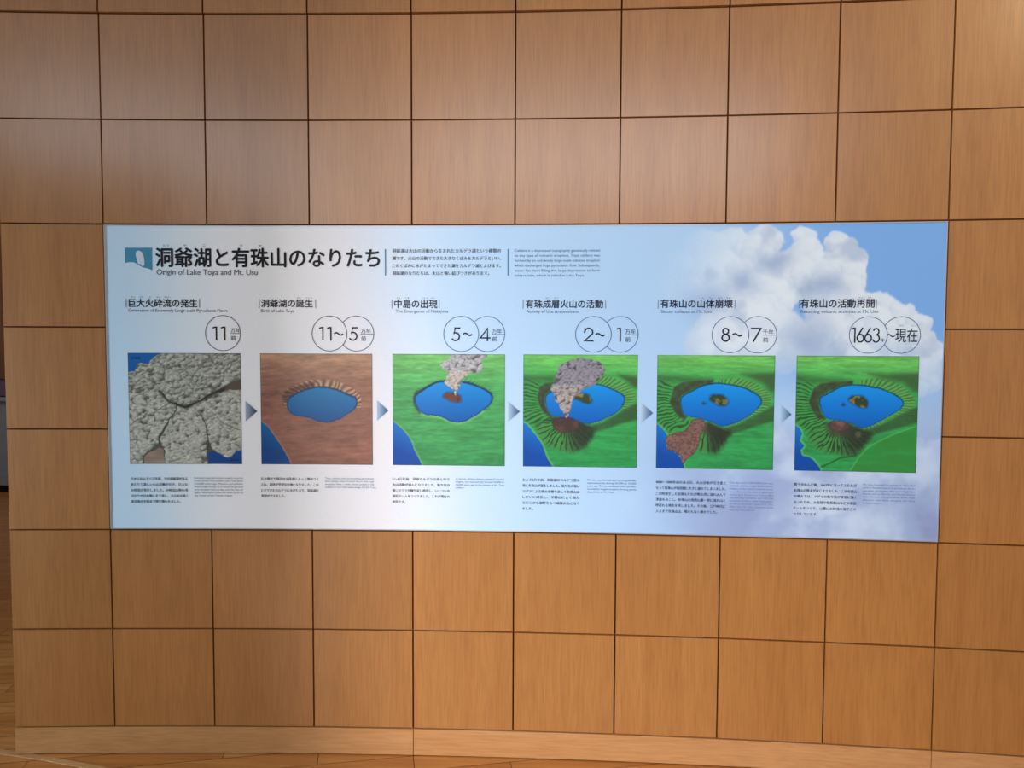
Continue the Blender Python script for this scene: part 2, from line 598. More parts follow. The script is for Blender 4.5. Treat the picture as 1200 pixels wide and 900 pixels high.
def paint_birth():
    F = frame_pts((34, 27, 863, 846))
    L = smoothpoly(F(LK2), 1)
    lab = np.full(UU.shape, LAND)
    img = streak_land((180, 138, 106), (152, 106, 88), (148, 100, 84), 41, .15, .05)
    img *= (1 + .25 * (fbm(UU, VV, 9, 16, 48, 4)[..., None] - .5))
    ang = polar(L)
    d = edist(UU, VV, L)
    rim = smoothpoly(F([(192, 348), (200, 310), (240, 282), (300, 255), (360, 235), (430, 219), (520, 216), (600, 228), (660, 250), (720, 283), (757, 318), (778, 345), (786, 390),
                        (770, 430), (745, 440), (745, 415), (750, 375), (742, 345), (650, 310), (530, 272), (400, 278), (285, 325), (228, 385), (232, 440), (205, 400)]), 1)
    U2, V2 = wob(51, .008, 30)
    rk = inside(U2, V2, rim)
    st = .5 + .5 * np.sin(ang * 44 + 11 * fbm(UU, VV, 10, 10, 52, 2)) * (.5 + fbm(UU, VV, 20, 20, 54, 2))
    wallc = C(206, 158, 126) * (1 - .42 * st[..., None])
    img = np.where(rk[..., None], wallc, img)
    darkp = soft(UU, VV, F([(192, 350), (205, 312), (260, 278), (330, 258), (400, 240), (440, 232), (430, 270), (340, 296), (285, 322), (240, 352), (226, 395), (200, 375)]), .016)
    img = over(img, C(86, 54, 46) * 1.0, darkp * (.75 + .25 * st) * .9)
    # short hatching outside the rim
    ht = (~rk) & (d < .12) & (d > .0)
    hs = sstep(.55, .9, .5 + .5 * np.sin(ang * 70 + 6 * fbm(UU, VV, 8, 8, 57, 2)))
    img = over(img, C(104, 68, 54), ht * hs * .4 * sstep(.10, .02, d) * sstep(.50, .40, VV) * fbm(UU, VV, 14, 14, 59, 2) * 1.6)
    img, mk, d, _, _ = lake_paint(img, lab, L, 60, (4, 124, 182), (0, 84, 150), (0, 48, 88))
    sea = F([(20, 520), (75, 560), (110, 600), (135, 640), (165, 680), (190, 720), (215, 770), (240, 815), (252, 850), (252, 900), (0, 900)])
    U2, V2 = wob(63, .005, 30)
    sm = inside(U2, V2, sea)
    img = over(img, C(196, 150, 116), sstep(.02, 0, edist(U2, V2, sea)) * .5)
    img = water(img, sm, (0, 128, 190), (0, 72, 140), .62, 1.02, .8)
    lab[sm] = SEA
    return img, lab


def sea_paint(img, lab, sea, seed, shore=(128, 190, 96)):
    U2, V2 = wob(seed, .004, 30)
    sm = inside(U2, V2, sea)
    img = over(img, C(*shore), sstep(.025, 0, edist(U2, V2, sea)) * .6)
    img = water(img, sm, (4, 148, 224), (0, 72, 164), .62, 1.05, .9)
    lab[sm] = SEA
    return img


def isle_paint(img, lab, P, seed, a, b, code=ISLE):
    U2, V2 = wob(seed, .008, 40)
    k = inside(U2, V2, P)
    img = over(img, C(6, 60, 100), sstep(.02, 0, edist(U2, V2, P)) * (~k) * .5)
    n = fbm(UU, VV, 26, 22, seed + 3, 3)[..., None]
    c = C(*a) + (C(*b) - C(*a)) * sstep(.52, .68, n)
    img = np.where(k[..., None], c, img)
    lab[k] = code
    return img


def paint_emergence():
    F = frame_pts((32, 33, 852, 848))
    L = smoothpoly(F(LK3), 1)
    lab = np.full(UU.shape, LAND)
    img = streak_land((118, 190, 104), (80, 170, 96), (58, 142, 84), 71, .17, .02)
    ang = polar(L)
    d = edist(UU, VV, L)
    hs = sstep(.5, .95, .5 + .5 * np.sin(ang * 62 + 6 * fbm(UU, VV, 9, 9, 72, 2)))
    img = over(img, C(44, 92, 52), hs * sstep(.050, .0, d) * .75 * sstep(.60, .50, VV) * sstep(.3, .6, fbm(UU, VV, 16, 16, 73, 2)))
    img = over(img, C(150, 206, 110), sstep(.03, .0, d) * (VV > .5) * .55)
    lk = soft(UU, VV, F([(180, 360), (196, 310), (260, 280), (330, 240), (345, 250), (260, 300), (215, 330), (205, 400), (240, 470), (225, 470), (190, 410)]), .012)
    img = over(img, C(40, 62, 54), lk * .8)
    img, mk, d, _, _ = lake_paint(img, lab, L, 75, (8, 140, 220), (0, 88, 170), (8, 52, 78), .02)
    img = isle_paint(img, lab, smoothpoly(F([(398, 342), (412, 318), (438, 309), (468, 314), (502, 322), (530, 342), (537, 376), (500, 387), (465, 380), (430, 362)]), 1), 78, (108, 62, 48), (70, 52, 46))
    P = F([(487, 338), (485, 310), (465, 282), (435, 266), (412, 238), (425, 205), (440, 178), (405, 145), (388, 112), (410, 85), (440, 75), (470, 20), (728, 20), (716, 55), (682, 75),
           (692, 110), (686, 145), (640, 166), (595, 172), (560, 196), (532, 206), (536, 240), (516, 280), (500, 310), (496, 338)])
    U2, V2 = wob(81, .012, 34)
    k = inside(U2, V2, P)
    img = np.where(k[..., None], C(120, 116, 116), img)
    img = puffs(img, k, 82, .016, .034, 150, C(196, 196, 200), C(64, 62, 70), (.4, -.02, .9, .24), -.4, -.75, .9)
    img = puffs(img, k, 83, .012, .022, 110, C(206, 198, 190), C(96, 90, 88), (.4, .16, .7, .4), -.4, -.75, .9)
    lab[k] = SMOKE
    img = sea_paint(img, lab, F([(0, 505), (65, 550), (110, 590), (150, 640), (175, 690), (187, 730), (217, 785), (247, 850), (247, 900), (0, 900)]), 86)
    return img, lab


def caldera_land(F, L, seed, band, slopeleft, rightrim, rightdark, farband):
    img = streak_land((112, 192, 94), (58, 164, 86), (42, 144, 78), seed, .15, -.02)
    img = over(img, C(56, 150, 70), sstep(.11, .2, VV) * sstep(.34, .2, VV) * .35)
    ang = polar(L)
    d = edist(UU, VV, L)
    ns = fbm(UU, VV, 9, 9, seed + 4, 3)
    st = .5 + .5 * np.sin(ang * 64 + 7 * ns)
    sf = soft(UU, VV, farband, .03)
    img = over(img, C(48, 92, 52), sf * (.45 + .4 * fbm(UU, VV, 9, 34, seed + 6, 3)))
    sl = soft(UU, VV, slopeleft, .03)
    img = over(img, C(64, 146, 70), sl * .8)
    st2 = sstep(.38, .85, .5 + .4 * np.sin(V_rot(ang, d) + 11 * ns) + .5 * (fbm(UU, VV, 26, 26, seed + 11, 2) - .5))
    img = over(img, C(28, 72, 42), sl * st2 * .85)
    rr_ = soft(UU, VV, rightrim, .012)
    img = over(img, C(92, 164, 84), rr_)
    img = over(img, C(36, 92, 50), rr_ * sstep(.45, .9, st + .5 * (fbm(UU, VV, 24, 24, seed + 12, 2) - .5)) * .7)
    rd = soft(UU, VV, rightdark, .018)
    img = over(img, C(46, 62, 42), rd * (.72 + .3 * (ns - .5)))
    img = over(img, C(70, 130, 66), rd * sstep(.7, 1, .5 + .5 * np.sin(ang * 90 + 8 * ns)) * .5)
    bd = soft(UU, VV, band, .012)
    img = over(img, C(58, 60, 46), bd * (.85 + .5 * (fbm(UU, VV, 30, 30, seed + 8, 2) - .5)))
    return img, ang, d, st, ns


def V_rot(ang, d):
    return ang * 62 + d * 20


def cone_fan(img, lab, F, P, cx, cy, seed, nst=30):
    c = F([(cx, cy)])[0]
    U2, V2 = wob(seed, .02, 12)
    sm = soft(U2, V2, smoothpoly(P, 1), .03)
    a = np.arctan2(VV - c[1], UU - c[0])
    rr = np.hypot(UU - c[0], VV - c[1])
    ns = fbm(UU, VV, 12, 12, seed + 2, 3)
    st = .5 + .32 * np.sin(a * nst + 9 * ns) + .22 * np.sin(a * nst * 1.83 + 7 * ns + 1.3)
    st = st + .5 * (fbm(UU, VV, 30, 30, seed + 7, 2) - .5)
    shade = sstep(1.9, .7, a)                       # the right flank is the dark one
    base = C(64, 142, 70) * (1 - shade[..., None]) + C(46, 62, 46) * shade[..., None]
    img = img * (1 - sm[..., None]) + base * sm[..., None]
    img = over(img, C(34, 44, 36), sm * sstep(.40, .78, st) * .82 * sstep(.36, .16, rr * .9))
    img = over(img, C(70, 60, 54), sm * sstep(.15, .07, rr) * .75)
    lab[(sm > .5) & (lab == LAND)] = CONE
    return img


def fill_rough(img, lab, P, seed, a, b, code, f=34):
    U2, V2 = wob(seed, .010, 30)
    k = inside(U2, V2, P)
    n = fbm(UU, VV, f, f, seed + 3, 3)[..., None]
    img = np.where(k[..., None], C(*a) + (C(*b) - C(*a)) * sstep(.35, .65, n), img)
    e = edist(U2, V2, P)
    img = over(img, C(*b) * .6, k * sstep(.012, 0, e) * .6)
    lab[k] = code
    return img


def paint_strato():
    F = frame_pts((32, 35, 858, 850))
    L = smoothpoly(F(LK4), 1)
    lab = np.full(UU.shape, LAND)
    img, ang, d, st, ns = caldera_land(
        F, L, 101,
        F([(255, 235), (190, 243), (150, 270), (135, 340), (150, 400), (185, 460), (235, 492), (245, 482), (212, 445), (192, 400), (188, 345), (202, 315), (260, 290)]),
        F([(0, 200), (150, 240), (130, 340), (160, 430), (240, 500), (230, 560), (110, 560), (30, 500), (0, 470)]),
        F([(590, 190), (680, 200), (770, 235), (830, 290), (850, 350), (810, 400), (760, 440), (680, 480), (560, 535), (540, 528), (640, 495), (725, 440), (756, 405), (773, 360), (755, 322), (660, 272), (560, 245)]),
        F([(900, 360), (800, 410), (720, 460), (600, 530), (540, 545), (560, 590), (640, 570), (740, 530), (900, 490)]),
        F([(0, 180), (260, 190), (260, 235), (0, 250)]))
    rfar = soft(UU, VV, F([(720, 180), (900, 195), (900, 260), (840, 270), (780, 225)]), .03)
    img = over(img, C(52, 74, 48), rfar * .8)
    img = cone_fan(img, lab, F, F([(240, 495), (200, 520), (110, 540), (150, 620), (190, 680), (250, 705), (320, 732), (420, 742), (480, 715), (505, 670), (545, 600), (560, 560), (470, 530), (420, 500), (370, 490)]), 345, 520, 111, 34)
    img, mk, d, _, _ = lake_paint(img, lab, L, 105, (6, 142, 226), (0, 90, 182), (8, 60, 90), .012)
    img = fill_rough(img, lab, smoothpoly(F([(240, 520), (275, 495), (345, 486), (400, 500), (445, 530), (430, 575), (380, 590), (330, 606), (280, 588), (250, 560)]), 1), 113, (88, 66, 62), (70, 54, 52), CONE, 16)
    img = isle_paint(img, lab, smoothpoly(F([(390, 345), (430, 318), (470, 313), (515, 328), (532, 362), (524, 388), (480, 386), (440, 366)]), 1), 108, (52, 70, 44), (136, 126, 58))
    P = F([(345, 494), (326, 480), (322, 440), (300, 425), (295, 400), (265, 370), (255, 320), (232, 290), (240, 260), (262, 235), (258, 205), (275, 160), (290, 120), (330, 95), (390, 70), (450, 60),
           (520, 68), (580, 80), (605, 110), (628, 150), (610, 182), (585, 212), (565, 240), (520, 262), (470, 282), (450, 302), (420, 328), (392, 362), (385, 400), (375, 440), (362, 490)])
    U2, V2 = wob(116, .010, 40)
    k = inside(U2, V2, P)
    img = np.where(k[..., None], C(92, 88, 94), img)
    img = puffs(img, k, 117, .016, .032, 330, C(150, 148, 160), C(52, 50, 64), (.2, .0, .75, .36), -.35, -.8, .85)
    img = puffs(img, k, 118, .012, .022, 130, C(182, 176, 174), C(88, 82, 88), (.2, .28, .6, .58), -.35, -.8, .9)
    img = over(img, C(150, 118, 100), k * sstep(.03, .0, edist(UU, VV, F([(565, 235), (470, 280), (420, 325)]), False)) * .55)
    lab[k] = SMOKE
    img = sea_paint(img, lab, F([(0, 505), (60, 545), (100, 590), (140, 640), (172, 690), (192, 740), (212, 790), (247, 850), (247, 900), (0, 900)]), 120)
    return img, lab


def paint_collapse():
    F = frame_pts((40, 36, 868, 838))
    L = smoothpoly(F(LK5), 1)
    lab = np.full(UU.shape, LAND)
    img, ang, d, st, ns = caldera_land(
        F, L, 131,
        F([(440, 208), (330, 212), (220, 228), (160, 260), (145, 320), (130, 370), (165, 430), (200, 475), (245, 490), (260, 470), (232, 452), (212, 400), (203, 345), (216, 318), (300, 276), (440, 230)]),
        F([(0, 190), (160, 235), (128, 340), (160, 430), (230, 490), (300, 500), (250, 580), (110, 575), (30, 490), (0, 460)]),
        F([(500, 205), (620, 195), (720, 225), (800, 265), (850, 320), (845, 380), (800, 420), (720, 465), (600, 525), (520, 550), (520, 538), (670, 475), (760, 402), (779, 335), (700, 280), (570, 240), (440, 230)]),
        F([(920, 370), (840, 400), (730, 460), (620, 520), (520, 550), (560, 590), (640, 570), (740, 530), (920, 480)]),
        F([(0, 175), (260, 190), (430, 200), (260, 225), (0, 240)]))
    rfar = soft(UU, VV, F([(640, 170), (900, 150), (920, 250), (850, 290), (780, 225)]), .035)
    img = over(img, C(54, 82, 50), rfar * .8)
    img = cone_fan(img, lab, F, F([(395, 505), (450, 528), (520, 552), (575, 570), (530, 640), (485, 720), (420, 732), (350, 715), (330, 690), (350, 610), (370, 560)]), 400, 500, 141, 30)
    dk = soft(UU, VV, F([(400, 510), (560, 575), (520, 640), (470, 715), (430, 720), (410, 620)]), .02)
    img = over(img, C(38, 48, 38), dk * .55)
    img, mk, d, _, _ = lake_paint(img, lab, L, 135, (6, 144, 230), (0, 92, 186), (8, 60, 90), .012)
    img = isle_paint(img, lab, smoothpoly(F([(410, 340), (430, 314), (470, 310), (522, 320), (547, 366), (530, 392), (480, 387), (440, 366)]), 1), 138, (46, 64, 42), (110, 110, 56))
    img = isle_paint(img, lab, F([(366, 374), (376, 368), (386, 374), (376, 381)]), 139, (40, 56, 44), (50, 60, 46), ISLET)
    img = sea_paint(img, lab, F([(0, 500), (80, 550), (118, 600), (112, 690), (170, 720), (216, 760), (238, 800), (250, 900), (0, 900)]), 150)
    img = fill_rough(img, lab, F([(290, 487), (330, 479), (380, 490), (398, 515), (376, 560), (352, 610), (342, 680), (320, 720), (280, 760), (240, 802), (222, 790), (215, 750), (170, 720), (110, 700),
                                  (120, 680), (104, 640), (116, 610), (180, 582), (240, 567), (275, 530)]), 144, (130, 98, 92), (98, 72, 68), FLOW, 80)
    return img, lab


def paint_today():
    F = frame_pts((46, 38, 908, 857))
    L = smoothpoly(F(LK6), 1)
    lab = np.full(UU.shape, LAND)
    img, ang, d, st, ns = caldera_land(
        F, L, 161,
        F([(450, 214), (330, 220), (220, 236), (170, 270), (155, 320), (140, 370), (175, 440), (210, 485), (265, 492), (268, 482), (236, 450), (216, 400), (210, 348), (225, 322), (340, 262), (450, 238)]),
        F([(0, 190), (170, 240), (136, 340), (170, 430), (250, 500), (300, 520), (260, 600), (130, 600), (50, 500), (0, 470)]),
        F([(520, 205), (640, 195), (750, 225), (830, 270), (885, 330), (880, 390), (830, 430), (740, 475), (620, 540), (540, 562), (525, 549), (650, 497), (777, 420), (807, 350), (710, 290), (560, 248), (480, 236)]),
        F([(960, 370), (860, 410), (760, 465), (640, 530), (540, 560), (580, 600), (660, 575), (770, 545), (960, 490)]),
        F([(0, 175), (260, 195), (430, 205), (260, 230), (0, 240)]))
    rfar = soft(UU, VV, F([(560, 160), (700, 165), (940, 150), (960, 280), (880, 290), (800, 225), (640, 195)]), .035)
    img = over(img, C(54, 84, 50), rfar * .8)
    fld = F([(430, 880), (500, 760), (560, 690), (620, 650), (740, 590), (930, 515), (940, 900)])
    img = over(img, C(48, 134, 60), soft(UU, VV, fld, .008) * (.55 + .9 * (fbm(UU, VV, 7, 30, 177, 3) - .25)))
    img = over(img, C(96, 196, 96), sstep(.008, .0, edist(UU, VV, fld)) * .6)
    img = cone_fan(img, lab, F, F([(285, 500), (240, 540), (130, 580), (165, 655), (200, 690), (260, 715), (340, 737), (430, 747), (490, 735), (535, 680), (585, 620), (600, 580), (520, 552), (430, 512)]), 362, 520, 171, 36)
    img, mk, d, _, _ = lake_paint(img, lab, L, 165, (6, 144, 232), (0, 92, 190), (8, 60, 90), .012)
    img = fill_rough(img, lab, smoothpoly(F([(285, 528), (310, 503), (365, 495), (420, 508), (440, 540), (410, 568), (360, 576), (310, 560)]), 1), 173, (118, 88, 86), (84, 64, 62), CONE, 14)
    img = over(img, C(98, 86, 66), soft(UU, VV, smoothpoly(F([(470, 590), (495, 565), (520, 580), (515, 610), (485, 615)]), 1), .014) * .8)
    img = isle_paint(img, lab, smoothpoly(F([(418, 345), (440, 320), (480, 316), (535, 328), (562, 378), (545, 402), (500, 400), (450, 372)]), 1), 168, (46, 64, 42), (124, 116, 58))
    img = isle_paint(img, lab, F([(374, 382), (386, 375), (396, 381), (386, 389)]), 169, (40, 56, 44), (50, 60, 46), ISLET)
    img = over(img, C(30, 84, 40), sstep(.012, .002, edist(UU, VV, F([(232, 832), (300, 800), (370, 762), (480, 744)]), False)) * .8)
    img = sea_paint(img, lab, F([(0, 500), (75, 550), (97, 590), (80, 640), (118, 680), (90, 710), (100, 745), (170, 768), (200, 800), (232, 838), (244, 900), (0, 900)]), 180, (110, 206, 100))
    return img, lab


# ------------------------------------------------------------------ printed surfaces
M_print = material('printed_film', (1, 1, 1, 1), 0.32, 0.6)
at = node(M_print, 'ShaderNodeAttribute', attribute_name='ink')
nzk = node(M_print, 'ShaderNodeTexNoise')
nzk.inputs['Scale'].default_value = 220
rk_ = node(M_print, 'ShaderNodeValToRGB')
rk_.color_ramp.elements[0].color = (0.965, 0.965, 0.965, 1)
rk_.color_ramp.elements[1].color = (1.03, 1.03, 1.03, 1)
link(M_print, nzk.outputs['Fac'], rk_.inputs['Fac'])
mk_ = node(M_print, 'ShaderNodeMix', data_type='RGBA', blend_type='MULTIPLY')
mk_.inputs['Factor'].default_value = 1
link(M_print, at.outputs['Color'], mk_.inputs['A'])
link(M_print, rk_.outputs['Color'], mk_.inputs['B'])
link(M_print, mk_.outputs['Result'], M_print.node_tree.nodes['Principled BSDF'].inputs['Base Color'])


def ink_mesh(name, S, Z, D, col, keep, parent, mat=None):
    """grid of print: S,Z arrays of vertex positions, col sRGB per vertex, keep = mask per cell"""
    ny, nx = S.shape
    th = S * K
    X = (R - D) * np.sin(th)
    Y = -R + (R - D) * np.cos(th)
    P = np.stack([X, Y, Z + FZ], -1).reshape(-1, 3)
    idx = np.arange(ny * nx).reshape(ny, nx)
    q = np.stack([idx[1:, :-1], idx[1:, 1:], idx[:-1, 1:], idx[:-1, :-1]], -1)
    q = q[keep].reshape(-1, 4)
    used, inv = np.unique(q.ravel(), return_inverse=True)
    P = P[used]
    c = lin(np.clip(col, 0, 1)).reshape(-1, 3)[used]
    n = len(q)
    me = bpy.data.meshes.new(name)
    me.vertices.add(len(P))
    me.vertices.foreach_set('co', P.astype(np.float32).ravel())
    me.loops.add(n * 4)
    me.loops.foreach_set('vertex_index', inv.astype(np.int32).ravel())
    me.polygons.add(n)
    me.polygons.foreach_set('loop_start', np.arange(0, n * 4, 4, dtype=np.int32))
    me.polygons.foreach_set('use_smooth', np.ones(n, bool))
    me.update(calc_edges=True)
    a = me.attributes.new('ink', 'FLOAT_COLOR', 'POINT')
    a.data.foreach_set('color', np.concatenate([c, np.ones((len(c), 1))], 1).astype(np.float32).ravel())
    me.materials.append(mat or M_print)
    o = bpy.data.objects.new(name, me)
    COL.objects.link(o)
    o.parent = parent
    return o


board = bpy.data.objects.new('information_board', None)
COL.objects.link(board)
tag(board, 'long pale blue information board on lake and volcano history set into the wood tile wall', 'board')

B0, B1, BZ0, BZ1 = -1.196, 1.996, 0.804, 1.996
D0 = 0.004
# backing body
g = Geo()
g.quadbox(B0, B1, BZ0, BZ1, -0.008, D0 - 0.0002, 40)
M_alu = material('brushed_aluminium', rgb(200, 202, 210), 0.35, 0.5, 0.6)
nza = node(M_alu, 'ShaderNodeTexNoise')
nza.inputs['Scale'].default_value = 60
ra = node(M_alu, 'ShaderNodeValToRGB')
ra.color_ramp.elements[0].color = rgb(188, 190, 200)
ra.color_ramp.elements[1].color = rgb(214, 216, 222)
link(M_alu, nza.outputs['Fac'], ra.inputs['Fac'])
link(M_alu, ra.outputs['Color'], M_alu.node_tree.nodes['Principled BSDF'].inputs['Base Color'])
bk = g.build('backing_plate', [M_alu], board)
fr = 0.0035
for (a, b, z0, z1, n) in ((B0, B1, BZ1 - fr, BZ1, 40), (B0, B1, BZ0, BZ0 + fr, 40), (B0, B0 + fr, BZ0 + fr, BZ1 - fr, 1), (B1 - fr, B1, BZ0 + fr, BZ1 - fr, 1)):
    g = Geo()
    g.quadbox(a, b, z0, z1, D0 - 0.003, D0 + 0.0022, n)
    g.build('edge_strip', [M_alu], board)['label'] = 'thin silver edge strip'

# sky print, sketched in a 982 x 367 frame
nx, ny = 760, 284
px = np.linspace(123, 1104, nx + 1)
py = np.linspace(263, 630, ny + 1)
PX, PY = np.meshgrid(px, py)
pu, pv = (PX - 123) / 981, (PY - 263) / 367
xs = [123, 160, 210, 260, 330, 460, 520, 580, 640, 720, 800, 1104]
cs = np.array([(198, 230, 255), (206, 234, 255), (228, 243, 255), (248, 250, 255), (250, 250, 252), (240, 239, 247), (218, 232, 252), (196, 224, 252), (184, 217, 252), (176, 211, 247), (170, 206, 244), (168, 202, 242)]) / 255.
PXs = PX + 62 * sstep(.75, .1, pv) * sstep(340, 430, PX)
base = np.stack([np.interp(PXs, xs, cs[:, i]) for i in range(3)], -1)
# deep sky at the upper right
wsk = sstep(830, 1010, PX + 0.10 * (PY - 263)) * sstep(500, 380, PY)
base = over(base, C(119, 171, 238), wsk)
# muted violet sky at the lower right
wl = sstep(700, 960, PX) * sstep(440, 560, PY)
n_ = fbm(pu * 2.67, pv, 5, 5, 301, 5)
low = C(150, 168, 212)[None, None] * (1 - .0) + 0 * base
low = low + (C(190, 208, 236) - C(150, 168, 212)) * sstep(.48, .72, n_)[..., None]
low = low + (C(136, 146, 192) - C(150, 168, 212)) * sstep(.48, .3, n_)[..., None]
base = over(base, low, wl * .9)
# cumulus
wx = PX + 9 * (fbm(pu * 2.67, pv, 16, 16, 311, 4) - .5) * 2
wy = PY + 9 * (fbm(pu * 2.67, pv, 16, 16, 321, 4) - .5) * 2
rs = np.random.RandomState(5)
big = [(838, 296, 30), (868, 290, 26), (800, 320, 34), (850, 330, 40), (905, 282, 20), (900, 300, 26), (947, 279, 17), (950, 300, 24), (962, 318, 28), (990, 289, 19), (1000, 308, 24), (1006, 326, 20), (985, 320, 26), (1000, 340, 22),
       (860, 312, 22), (930, 325, 34), (905, 350, 36), (938, 316, 20), (870, 365, 40), (890, 390, 40), (975, 360, 30), (1012, 352, 22), (1030, 352, 17), (1045, 364, 18), (1060, 374, 17), (1075, 384, 16), (1083, 398, 16), (1020, 385, 36),
       (1060, 410, 32), (975, 400, 40), (925, 400, 40), (1095, 420, 22), (845, 400, 36), (1000, 430, 40), (1085, 440, 26)]
ps = [(x, y, r, 1.0) for x, y, r in big]
for x, y, r in big:
    for _ in range(7):
        a = rs.uniform(0, 2 * math.pi)
        ps.append((x + math.cos(a) * r * rs.uniform(.25, .8), y + math.sin(a) * r * rs.uniform(.25, .75) + 3, r * rs.uniform(.28, .55), .9))
ps.sort(key=lambda p: p[1] + (0 if p[3] == 1 else 6))
cl = base.copy()
alpha = np.zeros(PX.shape)
for (x, y, r, k) in ps:
    du, dv = (wx - x) / r, (wy - y) / r
    d2 = du * du + dv * dv
    a = sstep(1.0, .68, d2)
    if k < 1:
        a = a * sstep(.25, .75, alpha)           # small billows only on the cloud itself
    nzv = np.sqrt(np.clip(1 - d2, 0, 1))
    sh = np.clip(.50 + .34 * (du * .45 - dv * .75) + .22 * nzv, 0, 1)
    c = C(160, 184, 220) * (1 - sh[..., None]) + C(230, 240, 250) * sh[..., None]
    a = a * (.92 if k == 1 else .62)
    cl = over(cl, c, a)
    if k == 1:
        alpha = np.maximum(alpha, a)
dkv = fbm(pu * 2.67, pv, 9, 9, 331, 4)
cl = over(cl, C(150, 172, 210), alpha * sstep(.52, .72, dkv) * .55)
hl = np.zeros(PX.shape)
for (x, y, rx_, ry_) in ((975, 335, 22, 12), (918, 305, 20, 12), (880, 330, 18, 14), (955, 395, 26, 26), (840, 352, 30, 22)):
    hl = np.maximum(hl, np.exp(-(((wx - x) / rx_) ** 2 + ((wy - y) / ry_) ** 2)))
cl = over(cl, C(140, 164, 206), hl * .7)
fade = sstep(775, 900, PX + 0.35 * (PY - 300)) * (1 - sstep(395, 470, PY) * (1 - .55 * sstep(1040, 1090, PX)))
base = base * (1 - fade[..., None]) + cl * fade[..., None]
# loose puffs low on the right
w3 = np.exp(-(((wx - 1085) / 26) ** 2 + ((wy - 505) / 24) ** 2)) + .8 * np.exp(-(((wx - 920) / 22) ** 2 + ((wy - 516) / 14) ** 2)) + .8 * np.exp(-(((wx - 985) / 50) ** 2 + ((wy - 598) / 24) ** 2))
base = over(base, C(206, 222, 244), np.clip(w3, 0, 1) * sstep(.38, .6, fbm(pu * 2.67, pv, 12, 12, 341, 4)) * .8)
SS = np.broadcast_to(np.linspace(B0 + fr, B1 - fr, nx + 1)[None], PX.shape)
ZZ = np.broadcast_to(np.linspace(BZ1 - fr, BZ0 + fr, ny + 1)[:, None], PX.shape)
pp = ink_mesh('print_panel', SS, ZZ, D0, base, np.ones((ny, nx), bool), board)
pp['label'] = 'pale print fading from white to a blue sky with piled clouds at the right'

# ------------------------------------------------------------------ the six pictures
LW = 0.441
PIC = [(-1.1145, 'grey ash clouds pouring over land and sea', paint_eruption),
       (-0.5970, 'blue caldera lake in bare brown land', paint_birth),
       (-0.0770, 'grey smoke rising from an islet in a lake in green land', paint_emergence),
       (0.4350, 'smoking volcano beside the lake', paint_strato),
       (0.9500, 'collapsed volcano with brown debris sliding into the sea', paint_collapse),
       (1.4700, 'regrown cone with a bare summit beside the lake', paint_today)]
PZ1, PZ0 = 1.5000, 1.0630
NAMES = {LAKE: 'lake', SEA: 'sea', ISLE: 'island', SMOKE: 'smoke_plume', CONE: 'volcano_cone', FLOW: 'debris_flow', LAND: 'land', SEA2: 'sea', ISLET: 'islet', GROUND: 'bare_ground'}
gz = np.linspace(PZ1, PZ0, NG + 1)[:, None] + 0 * UU
for i, (s0, lb, fn) in enumerate(PIC):
    img, lab = fn()
    gs = s0 + UU * LW
    e = np.minimum(np.minimum(UU, 1 - UU), np.minimum(VV, 1 - VV))
    img = over(img, C(40, 60, 60), sstep(.007, .002, e) * .5)       # thin printed border
    cell = lab[:-1, :-1]
    main = SMOKE if i == 0 else LAND
    root = ink_mesh('illustration', gs, gz, D0 + 0.0004, img, cell == main, board)
    root['label'] = 'square printed picture: ' + lb
    for code, nm in NAMES.items():
        if code == main or not (cell == code).any():
            continue
        ink_mesh(nm, gs, gz, D0 + 0.0004, img, cell == code, root)

# ------------------------------------------------------------------ lettering
INK = material('black_ink', rgb(14, 16, 30), 0.5, 0.3)
INKN = material('navy_ink', rgb(16, 26, 52), 0.5, 0.3)
INKB = material('steel_blue_ink', rgb(70, 102, 142), 0.5, 0.3)
INKB2 = material('slate_blue_ink', rgb(96, 130, 178), 0.5, 0.3)
INKG = material('slate_grey_ink', rgb(66, 76, 96), 0.5, 0.3)
TEAL = material('teal_ink', rgb(62, 142, 178), 0.5, 0.3)
BARC = material('bar_ink', rgb(120, 140, 158), 0.5, 0.3)
for mt in (INK, INKN, INKB, INKB2, INKG, TEAL, BARC):
    n = node(mt, 'ShaderNodeTexNoise')
    n.inputs['Scale'].default_value = 300
    h = node(mt, 'ShaderNodeHueSaturation')
    b = mt.node_tree.nodes['Principled BSDF']
    h.inputs['Color'].default_value = b.inputs['Base Color'].default_value
    mr = node(mt, 'ShaderNodeMapRange')
    mr.inputs['To Min'].default_value = 0.92
    mr.inputs['To Max'].default_value = 1.08
    link(mt, n.outputs['Fac'], mr.inputs['Value'])
    link(mt, mr.outputs['Result'], h.inputs['Value'])
    link(mt, h.outputs['Color'], b.inputs['Base Color'])


def glyphs(text):
    """flat outline of a line of text, one unit per em"""
    cu = bpy.data.curves.new('lettering', 'FONT')
    cu.body = text
    cu.size = 1.0
    cu.resolution_u = 3
    cu.fill_mode = 'FRONT'
    ob = bpy.data.objects.new('lettering', cu)
    COL.objects.link(ob)
    dg = bpy.context.evaluated_depsgraph_get()
    dg.update()
    me = bpy.data.meshes.new_from_object(ob.evaluated_get(dg))
    n = len(me.vertices)
    co = np.zeros(n * 3, np.float32)
    me.vertices.foreach_get('co', co)
    fs = [tuple(p.vertices) for p in me.polygons]
    bpy.data.objects.remove(ob)
    bpy.data.curves.remove(cu)
    bpy.data.meshes.remove(me)
    return co.reshape(-1, 3)[:, :2].astype(float), fs


